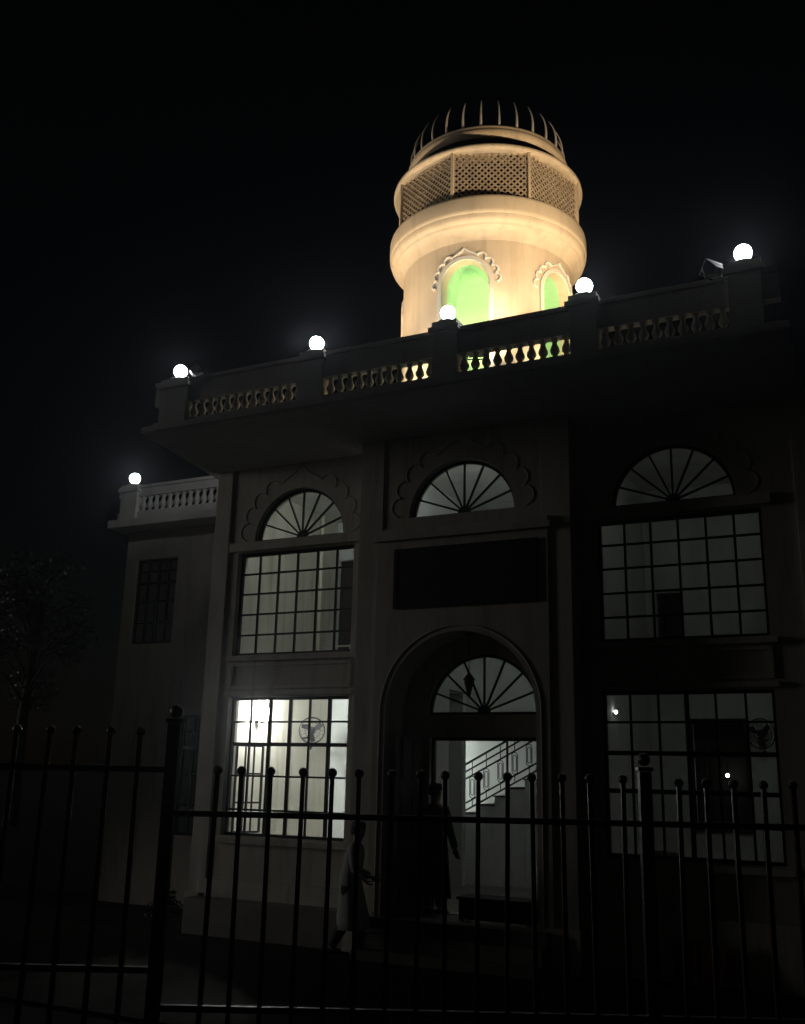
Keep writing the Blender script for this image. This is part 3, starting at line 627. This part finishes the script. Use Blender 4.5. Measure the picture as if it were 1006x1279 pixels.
def person(loc, heading, label, k, arms, legs, lean, robe, trouser, capm, hem, robe_w):
    t = thing('person', label, 'person', loc); t.rotation_euler = (0, 0, heading); t.scale = (k, k, k)
    V = Vector
    lx = lean
    J = {'pelvis': (V((0, 0, .95)), (.15, .11)), 'spine': (V((0, lx * .3, 1.15)), (.135, .10)), 'chest': (V((0, lx * .8, 1.34)), (.155, .11)), 'neck': (V((0, lx * 1.15, 1.475)), .055),
         'jaw': (V((0, lx * 1.4 + .02, 1.555)), (.062, .072)), 'head': (V((0, lx * 1.5 + .015, 1.635)), (.076, .095)), 'crown': (V((0, lx * 1.55, 1.70)), (.055, .068))}
    E = [('pelvis', 'spine'), ('spine', 'chest'), ('chest', 'neck'), ('neck', 'jaw'), ('jaw', 'head'), ('head', 'crown')]
    for s, nm in ((-1, 'l'), (1, 'r')):
        el, wr = arms[nm]; kn, an = legs[nm]
        J['sh' + nm] = (V((s * .175, lx, 1.405)), .058); J['el' + nm] = (V(el), .042); J['wr' + nm] = (V(wr), .028)
        J['hp' + nm] = (V((s * .085, 0, .90)), .085); J['kn' + nm] = (V(kn), .058); J['an' + nm] = (V(an), .042)
        J['to' + nm] = (V(an) + V((s * .02, .15, -.045)), (.035, .022))
        E += [('chest', 'sh' + nm), ('sh' + nm, 'el' + nm), ('el' + nm, 'wr' + nm), ('pelvis', 'hp' + nm), ('hp' + nm, 'kn' + nm), ('kn' + nm, 'an' + nm), ('an' + nm, 'to' + nm)]
    me = skinned(J, E, 'pelvis'); ex = MB(); hy = lx * 1.5
    for nm in 'lr': hand(ex, V(arms[nm][1]), V(arms[nm][1]) - V(arms[nm][0]), V((0, 1, -.15)), .45)
    ex.loft([[(x * w, hy + .095 + y, z) for x, w in ((-.5, .03), (.5, .03), (0, .001))] for y, z, w in ((0, 1.66, .3), (.028, 1.615, 1), (.0, 1.60, .9))])    # nose
    for s in (-1, 1):
        ex.sphere((s * .078, hy + .0, 1.625), .022, 8, 6, 1.4)
        ex.sphere((s * .032, hy + .088, 1.64), .012, 8, 6, .7)
    ex.tube([(-.028, hy + .088, 1.572), (0, hy + .096, 1.572), (.028, hy + .088, 1.572)], [.004, .007, .004], 6)
    em = ex.mesh('extra'); bm = bmesh.new(); bm.from_mesh(me); bm.from_mesh(em); bm.to_mesh(me); bm.free()
    me.materials.clear(); me.materials.append(SKIN)
    for p in me.polygons: p.use_smooth = True
    link('body', me, SKIN, t)
    def el(z, a, b, y, n=22, wob=0.0, ph=0): return [(a * math.cos(2 * math.pi * q / n) * (1 + wob * math.sin(5 * 2 * math.pi * q / n + ph)), y + b * math.sin(2 * math.pi * q / n) * (1 + wob * math.sin(4 * 2 * math.pi * q / n + ph)), z) for q in range(n)]
    rb = MB()
    lk = (Vector(legs['l'][0]) + Vector(legs['r'][0])) / 2
    rb.loft([el(hem, robe_w, robe_w * .78, lk.y, wob=.06), el(hem + .15, robe_w * .97, robe_w * .76, lk.y * .8, wob=.05, ph=1), el(.85, .205, .165, lk.y * .3, wob=.03), el(1.0, .195, .15, 0, wob=.03), el(1.15, .185, .14, lx * .4, wob=.02), el(1.32, .20, .14, lx * .85), el(1.41, .185, .115, lx * 1.05), el(1.455, .12, .085, lx * 1.12), el(1.475, .075, .07, lx * 1.15), el(1.49, .068, .066, lx * 1.17)])
    for nm in 'lr':
        s = -1 if nm == 'l' else 1; e_, w_ = V(arms[nm][0]), V(arms[nm][1]); sh = V((s * .15, lx, 1.40))
        rb.tube([sh, sh.lerp(e_, .3) + V((s * .01, 0, .005)), sh.lerp(e_, .7), e_, e_.lerp(w_, .5), w_.lerp(e_, .06)], [.085, .078, .068, .062, .056, .052], 12)
    robe_o = rb.build('robe', robe, t)
    tr = MB()
    for nm in 'lr':
        s = -1 if nm == 'l' else 1; kn, an = V(legs[nm][0]), V(legs[nm][1]); hp = V((s * .085, 0, .92))
        tr.tube([hp, hp.lerp(kn, .5), kn, kn.lerp(an, .5), an + V((0, 0, .03))], [.12, .105, .085, .075, .066], 12)
        sh = MB().loft([[(an.x + w * math.cos(a), an.y + yy + .0, max(.004, an.z - .075 + h + h * math.sin(a))) for a in [2 * math.pi * q / 10 for q in range(10)]] for yy, w, h in ((-.09, .03, .028), (-.05, .042, .04), (.05, .045, .035), (.13, .048, .026), (.185, .03, .016))])
        sh.build('shoe', DARKP, t)
    tr.build('trousers', trouser, t)
    cy = hy + .0
    MB().loft([el(1.66, .088, .105, cy), el(1.70, .089, .106, cy), el(1.745, .082, .098, cy), el(1.757, .06, .075, cy), el(1.76, .01, .012, cy)]).build('cap', capm, t)
    MB().loft([el(1.585, .066, .05, cy - .05), el(1.62, .083, .07, cy - .035), el(1.665, .086, .085, cy - .02)]).build('hair', mat('hair', (.012, .01, .009), .6, .3, 30, .2), t)
    return t
CLOTHL = mat('pale_cotton', (.42, .43, .44), .9, .12, 5, .15)
CLOTHD = mat('dark_cotton', (.035, .034, .036), .9, .2, 5, .15)
TROUS = mat('trouser_cotton', (.06, .06, .065), .9, .2, 5, .15)
CAPW = mat('cap_cotton', (.12, .12, .13), .9, .1, 9, .1)
# walking towards the door: heading turns local +y to world +x
person(W(-5.06, 9.22, -1.75) + Vector((0, 0, .015)), R_(-72), 'person in a pale long shirt and cap walking toward the entrance steps', 1.0,
       {'l': ((-.24, -.04, 1.14), (-.22, .14, .98)), 'r': ((.25, .10, 1.16), (.22, .32, 1.05))},
       {'l': ((-.09, .16, .50), (-.09, .10, .08)), 'r': ((.09, -.02, .50), (.09, -.22, .11))}, .06, CLOTHL, TROUS, CAPW, .36, .285)
person(W(-4.50, 10.02, -1.39) + Vector((0, 0, .003)), R_(-14), 'person in a dark long robe and cap standing in the open doorway', 1.03,
       {'l': ((-.27, .0, 1.13), (-.27, .08, .89)), 'r': ((.29, -.02, 1.13), (.33, .05, .88))},
       {'l': ((-.10, .01, .50), (-.11, .0, .08)), 'r': ((.10, .02, .50), (.11, .0, .08))}, .01, CLOTHD, CLOTHD, CLOTHD, .22, .25)
# ------------------------------------------------------------------ staircase in the hall
ST = thing('staircase', 'straight interior staircase with ornamental iron railing seen through the doorway', 'staircase', W(-5.0, 12.95, -1.39))
SY, KS = 12.95, 1.0615
TR, RI, X0, Z0 = .2155, .1147, -4.247 * KS, -.006 * KS
for k in range(-7, 13):
    xl, zt = X0 - TR * k, Z0 - RI * k
    if zt < -1.38: break
    child(MB().box(X(xl) + .001, X(xl + TR) - .001, X(SY), X(13.88), Z(-1.388), Z(zt) - .03).build('step', ROOM, ST))
    child(MB().box(X(xl) - .02, X(xl + TR) - .003, X(SY) - .02, X(13.88), Z(zt) - .029, Z(zt)).build('tread', mat('tread_stone', (.10, .095, .085), .5, .2, 5, .1), ST, .004))
def rl(x, off): return Vector((X(x), X(SY) + .05, Z(Z0 + (x - X0) * RI / TR + off * KS)))
xa, xb = -6.4, -3.3
for off, wd in ((.593, .05), (.50, .032), (.41, .032), (.11, .032), (.02, .032)):
    child(MB().bar(rl(xa, off), rl(xb, off), .028 if wd < .05 else .034, wd, (0, 1, 0)).build('rail', IRON, ST))
x = xa + .1; k = 0
while x < xb - .05:
    c0, c1 = rl(x, .11), rl(x, .41); cc = (c0 + c1) / 2
    for hw, hh in ((.055, .195), (.032, .145)) if k % 1 == 0 else ():
        pts = []
        for j in range(25):
            a = 2 * math.pi * j / 24; sx, sz = math.cos(a), math.sin(a)
            pts.append(cc + Vector((hw * sx, 0, (hh - hw) * (1 if sz >= 0 else -1) + hw * sz)))
        pts.append(pts[0])
        child(MB().tube(pts, .008, 6).build('railing_loop', IRON, ST))
    child(MB().bar(cc + Vector((0, 0, .195)), rl(x, .593), .014, .014).build('railing_rod', IRON, ST))
    child(MB().bar(rl(x, .02), cc - Vector((0, 0, .195)), .014, .014).build('railing_rod', IRON, ST))
    if k % 4 == 3: child(MB().bar(rl(x + .1, -.05), rl(x + .1, .593), .034, .034).build('newel', IRON, ST))
    x += .205; k += 1

# ------------------------------------------------------------------ wall fans
def wall_fan(c, facing, wall_pt, label, r=.24):
    t = thing('wall_fan', label, 'fan', wall_pt, 'wall fans in the lower rooms'); f = Vector(facing).normalized(); c = Vector(c)
    a = f.cross(Vector((0, 0, 1))).normalized(); b = a.cross(f)
    circ = lambda rr, d, n=32: [c + f * d + a * (rr * math.cos(2 * math.pi * k / n)) + b * (rr * math.sin(2 * math.pi * k / n)) for k in range(n + 1)]
    cage = MB().tube(circ(r, 0), .010, 6).tube(circ(r * .93, .07), .005, 5).tube(circ(r * .6, .10), .004, 5).tube(circ(r * .25, .11), .006, 5)
    for k in range(16):
        q = 2 * math.pi * k / 16; v = a * math.cos(q) + b * math.sin(q)
        cage.tube([c + v * r, c + v * (r * .93) + f * .07, c + v * (r * .6) + f * .10, c + v * (r * .2) + f * .11], .0028, 4)
    o = child(cage.build('cage', DARKP, t)); o['kind'] = 'stuff'
    for k in range(3):
        q = 2 * math.pi * k / 3 + .4; v = a * math.cos(q) + b * math.sin(q); u = a * -math.sin(q) + b * math.cos(q)
        child(MB().prism([c + v * .04 - u * .02 + f * .02, c + v * (r * .85) - u * .045 + f * .005, c + v * (r * .9) + u * .03 + f * .03, c + v * (r * .5) + u * .07 + f * .045, c + v * .04 + u * .02 + f * .04], f * .004).build('blade', DARKP, t))
    child(MB().tube([c - f * .12, c - f * .10, c + f * .01, c + f * .03], [.03, .065, .065, .03], 14).build('motor', DARKP, t))
    child(MB().tube([c - f * .06, c - f * .08 - Vector((0, 0, .12)), Vector(wall_pt)], .018, 8).build('bracket', DARKP, t))
    child(MB().tube([c - f * .1, c - f * .1 - Vector((0, 0, .30))], .003, 5).lathe([(.004, -.36), (.022, -.34), (.03, -.30), (.01, -.27)], c - f * .1, 10).build('pull_cord', DARKP, t))
    return t
wall_fan(W(-7.12, 11.75, .56), (.62, -.78, -.05), W(-7.40, 11.95, .46), 'dark caged wall fan in the bright lower room')
wall_fan(W(-1.42, 12.42, .56), (-.35, -.93, -.1), W(-1.38, 12.7, .50), 'dark caged wall fan in the dim room beside the inner window')

# ------------------------------------------------------------------ lamps with a visible glow
def wall_lamp(p, n, w_, h_, strength, label, col=(1, 1, .97)):
    t = thing('wall_lamp', label, 'lamp', p); n = Vector(n); u = n.cross(Vector((0, 0, 1))).normalized(); p = Vector(p)
    rr = lambda d, k: [p + n * d + u * (w_ * k * cx_) + Vector((0, 0, h_ * k * cz_)) for cx_, cz_ in ((-.5, -.4), (-.4, -.5), (.4, -.5), (.5, -.4), (.5, .4), (.4, .5), (-.4, .5), (-.5, .4))]
    child(MB().loft([rr(.0, 1.1), rr(.03, 1.1)], True, False).build('backplate', CREAMT, t))
    child(MB().tube([p + n * .03, p + n * .10, p + n * .16 + Vector((0, 0, .05))], [.03, .022, .026], 10).build('holder', CREAMT, t))
    c = p + n * .17 + Vector((0, 0, .13))
    child(MB().sphere(c, .072, 18, 12, 1.45).build('bulb', emat('bulb_glow', col, strength), t))
wall_lamp(W(-7.37, 10.85, .62), (1, 0, 0), .12, .12, 800.0, 'glaring white wall lamp in the bright lower room')
bl = thing('bulb', 'bare glowing bulb hanging behind the inner window of the dim room', 'lamp', W(-1.936, 13.2, .085))
child(MB().sphere(W(-1.936, 13.2, .085), .032, 14, 10).build('glass', emat('bulb_glow', (1, 1, .96), 14.0), bl))
child(MB().lathe([(.02, .04), (.022, .09), (.006, .10), (.004, 1.4)], W(-1.936, 13.2, .085), 10).build('flex', DARKP, bl))
bl2 = thing('bulb', 'tiny glowing night bulb on the partition of the dim room', 'lamp', W(-2.74, 10.83, .715))
child(MB().sphere(W(-2.72, 10.83, .715), .030, 14, 10).build('glass', emat('bulb_glow', (1, 1, .93), 7.0), bl2))
child(MB().tube([W(-2.748, 10.83, .70), W(-2.725, 10.83, .705)], [.04, .02], 12).build('socket', CREAMT, bl2))

cb = thing('blackout', 'added dark wooden cupboard behind the inner window of the dim room', 'blackout', W(-1.9, 13.6, -1.39))  # dark block added to keep the view through the inner window black
child(MB().box(X(-2.72), X(-.66), X(13.55), X(13.88), Z(-1.388), Z(1.6)).build('carcass', DARKW, cb, .006))
for q in range(4): child(MB().box(X(-2.70 + .51 * q), X(-2.70 + .51 * q + .49), X(13.53), X(13.55) - .002, Z(-1.3), Z(1.5)).build('door', DARKW, cb, .006))

# hanging lantern inside the portal arch
ln = thing('hanging_lantern', 'dark tapering lantern hanging on a chain inside the entrance arch', 'lantern', W(-3.99, 9.72, .80))
lc = W(-3.99, 9.72, .80)
child(MB().lathe([(.004, 0), (.025, .03), (.075, .22), (.08, .24), (.06, .25)], lc, 6).build('shade', DARKP, ln))
child(MB().lathe([(.10, .252), (.09, .27), (.03, .34), (.015, .37)], lc, 6).build('canopy', IRON, ln))
child(MB().tube([lc + Vector((0, 0, .37)), lc + Vector((0, 0, .94))], .007, 6).build('chain', IRON, ln))
child(MB().lathe([(.05, .91), (.055, .93), (.02, .95)], lc, 12).build('ceiling_rose', IRON, ln))

# low dark bench beside the doorway
bn = thing('low_bench', 'low dark wooden bench standing across half of the doorway', 'bench', W(-3.6, 9.95, -1.39))
bx0, bx1, by0, by1 = X(-4.12), X(-3.30), X(9.72), X(10.06); zt_ = Z(-1.165)
for k in range(4):
    y0 = by0 + (by1 - by0) * k / 4; child(MB().box(bx0, bx1, y0 + .004, y0 + (by1 - by0) / 4 - .004, zt_ - .035, zt_).build('slat', DARKW, bn, .004))
for xx in (bx0 + .03, bx1 - .09):
    for yy in (by0 + .03, by1 - .09): child(MB().box(xx, xx + .06, yy, yy + .06, Z(-1.39) + .002, zt_ - .036).build('leg', DARKW, bn, .004))
child(MB().box(bx0 + .03, bx1 - .03, by0 + .035, by0 + .055, Z(-1.39) + .02, zt_ - .037).build('apron', DARKW, bn))

# chair inside the dim room
cp = W(-2.25, 10.55, -1.39)
ch = thing('chair', 'dark chair with a curved back inside the dim lower room', 'chair', cp); ch.rotation_euler = (0, 0, R_(15))
MB().box(-.22, .22, -.22, .22, .43, .46).build('seat', DARKP, ch, .01)
MB().loft([[(x_, -.22 + .05 * (1 - (x_ / .24) ** 2) * -1, z_) for x_ in [(-.24 + .48 * q / 10) * w_ for q in range(11)]] + [(x_, -.20 + .05 * (1 - (x_ / .24) ** 2) * -1, z_) for x_ in [(.24 - .48 * q / 10) * w_ for q in range(11)]] for z_, w_ in ((.55, 1), (.8, 1.04), (.95, .98), (1.0, .8))], True, True).build('backrest', DARKP, ch)
for sx in (-1, 1):
    MB().bar((sx * .2, -.2, 0), (sx * .22, -.23, .9), .03, .03).build('leg', DARKP, ch)
    MB().bar((sx * .2, .19, 0), (sx * .2, .19, .43), .03, .03).build('leg', DARKP, ch)
    MB().tube([(sx * .24, -.2, .68), (sx * .27, .05, .68), (sx * .25, .2, .64), (sx * .2, .19, .46)], .016, 8).build('armrest', DARKP, ch)
# short boards leaning on the plinth
for k in range(4):
    x0 = -2.0 + .125 * k; p0 = W(x0, 9.70, -1.75)
    o = MB().box(0, .13, 0, .022, 0, .46 + .05 * (k % 2)).build('wooden_board', mat('board_wood', (.20, .085, .045), .8, .35, 12, .3), None, .003)
    o.location = p0; o.rotation_euler = (R_(-9), 0, R_(random.uniform(-2, 2)))
    tag(o, ['short reddish board against the wall base, end of the row toward the portal', 'taller reddish board against the wall base, next to the portal end of the row', 'short reddish board between the two taller boards at the wall base', 'taller reddish board at the outer end of the row by the wall base'][k], 'board', 'boards leaning by the dark bay')
# guard rail in the dark opening of the upper room
gr = thing('guard_rail', 'pale guard rail across the dark opening of the upper room', 'railing', W(-6.7, 12.68, 1.2))
for zz in (1.42, 1.62, 1.82): child(MB().tube([W(-7.34, 12.66, zz), W(-6.22, 12.66, zz)], .018, 8).build('rail', CREAMT, gr))
for xx in (-7.1, -6.7, -6.3): child(MB().tube([W(xx, 12.69, 1.2), W(xx, 12.69, 1.85)], .016, 8).build('post', CREAMT, gr))
# drain pipe in the upper room corner
pp = thing('wall_pipe', 'pale vertical pipe in the corner of the upper room', 'pipe', W(-7.36, 12.2, 1.2))
child(MB().tube([W(-7.36, 12.2, 1.2), W(-7.36, 12.2, 3.7)], .035, 10).build('pipe', CREAMT, pp))
for zz in (1.6, 2.6): child(MB().tube([W(-7.36, 12.2, zz), W(-7.36, 12.2, zz + .05)], .045, 10).build('collar', CREAMT, pp))
# ------------------------------------------------------------------ tree and shrub
BARK = mat('bark', (.07, .05, .035), .9, .3, 6, .5)
LEAF = mat('leaf', (.022, .038, .014), .6, .35, 3, .0)
def leaves(clumps, n, size):
    mb = MB()
    for c, r in clumps:
        for _ in range(n):
            d = Vector((random.gauss(0, 1), random.gauss(0, 1), random.gauss(0, 1))).normalized() * (r * random.random() ** .45)
            p = c + d; u = Vector((random.gauss(0, 1), random.gauss(0, 1), random.gauss(0, .5))).normalized(); v = u.cross(Vector((random.gauss(0, 1), random.gauss(0, 1), random.gauss(0, 1)))).normalized()
            s = size * random.uniform(.6, 1.3)
            mb.face([p - u * s, p + v * s * .38, p + u * s, p - v * s * .38])
    return mb
tp = Vector((X(-24.5), X(23.0), 0))
tr = thing('leafy_tree', 'dark leafy tree standing beyond the side wing', 'tree', tp)
trunk = MB(); trunk.tube([tp + Vector(p) for p in ((0, 0, -.1), (.1, 0, 2), (-.1, .1, 4.5), (.2, 0, 7), (.3, .1, 9.5))], [.32, .26, .22, .16, .07], 10)
cl = []
for k in range(26):
    h = random.uniform(4.5, 11.5); a = random.uniform(0, 6.28); rad = random.uniform(.6, 2.6) * (1 - abs(h - 7.5) / 7)
    c = tp + Vector((rad * math.cos(a), rad * math.sin(a), h)); cl.append((c, random.uniform(.6, 1.1)))
    trunk.tube([tp + Vector((.0, .05, h - 1.6)), (tp + Vector((0, 0, h - .9))).lerp(c, .5), c], [.07, .045, .015], 6)
child(trunk.build('trunk', BARK, tr)); o = child(leaves(cl, 190, .11).build('crown', LEAF, tr, fix=False)); o['kind'] = 'stuff'
sp = W(-7.75, 9.72, -1.76)
sh = thing('shrub', 'small dark shrub at the foot of the building corner', 'shrub', sp)
stem = MB(); cl = []
for k in range(7):
    c = sp + Vector((random.uniform(-.16, .16), random.uniform(-.16, .16), random.uniform(.15, .62))); cl.append((c, .15)); stem.tube([sp + Vector((0, 0, -.02)), sp.lerp(c, .5) + Vector((.02, 0, .05)), c], [.012, .009, .004], 5)
child(stem.build('stem', BARK, sh)); o = child(leaves(cl, 130, .035).build('foliage', LEAF, sh, fix=False)); o['kind'] = 'stuff'

# unseen trees and house, added out of view to shade the wing and right bay
def shade_tree(tp, hgt, rad0, label, n=30, per=200):
    t = thing('leafy_tree', label, 'tree', tp); tk = MB(); cl = []
    tk.tube([tp + Vector(p) for p in ((0, 0, -.1), (.1, 0, hgt * .2), (-.1, .1, hgt * .45), (.15, 0, hgt * .7), (.2, .1, hgt * .9))], [.34, .28, .22, .15, .06], 10)
    for k in range(n):
        h = hgt * random.uniform(.22, 1.0); a = random.uniform(0, 6.28); r = rad0 * random.uniform(.1, 1) * (1.05 - abs(h / hgt - .6))
        c = tp + Vector((r * math.cos(a), r * math.sin(a), h)); cl.append((c, random.uniform(.7, 1.2)))
        tk.tube([tp + Vector((0, .05, max(.5, h - 1.8))), (tp + Vector((0, 0, h - .9))).lerp(c, .5), c], [.07, .045, .015], 6)
    child(tk.build('trunk', BARK, t)); o = child(leaves(cl, per, .16).build('crown', LEAF, t, fix=False)); o['kind'] = 'stuff'
shade_tree(Vector((X(-15.6), X(10.6), 0)), 11.0, 2.6, 'large unseen tree added to shade the side wing', 60, 420)
shade_tree(Vector((X(-14.2), X(9.95), 0)), 10.0, 1.5, 'slender unseen tree added beside the large tree for wing shade', 50, 420)
shade_tree(Vector((X(-17.4), X(9.6), 0)), 11.0, 2.4, 'unseen tree added behind the large tree for wing shade', 60, 420)
nh = thing('shading_house', 'unseen three storey house added to shade the dark bay', 'house', W(-15.5, 3.2, -1.75))  # out of view, added only for the shade it casts
child(arch_wall(MB(), lambda u, z, d: (X(-14.4) - d, X(u), Z(z)), .6, 5.7, GZ, 6.6, [rect_op(1.1 + 1.35 * a, 1.8 + 1.35 * a, zz, zz + 1.1) for a in range(3) for zz in (-.6, 1.7, 4.0)], .25).build('wall', PLASTER, nh))
child(MB().box(X(-17.5), X(-14.4) - .252, X(.6), X(5.7), Z(GZ), Z(6.6)).build('wall', PLASTER, nh))
child(MB().box(X(-17.6), X(-14.3), X(.5), X(5.8), Z(6.602), Z(6.75)).build('roof', SOFFIT, nh, .01))

# added thin haze imitating lens glow round the lamps
hz = bpy.data.materials.new('glow_air'); hz.use_nodes = True; hn = hz.node_tree; hn.nodes.clear()
pvn = hn.nodes.new('ShaderNodeVolumePrincipled'); pvn.inputs['Color'].default_value = (.85, .9, 1, 1); pvn.inputs['Density'].default_value = GLOW_HAZE; pvn.inputs['Anisotropy'].default_value = .86
ho = hn.nodes.new('ShaderNodeOutputMaterial'); hn.links.new(pvn.outputs[0], ho.inputs['Volume'])
hb = MB().box(-60, 40, -40, 60, -1.0, 16.5).build('glow_haze', hz); tag(hb, None, None, kind='stuff')
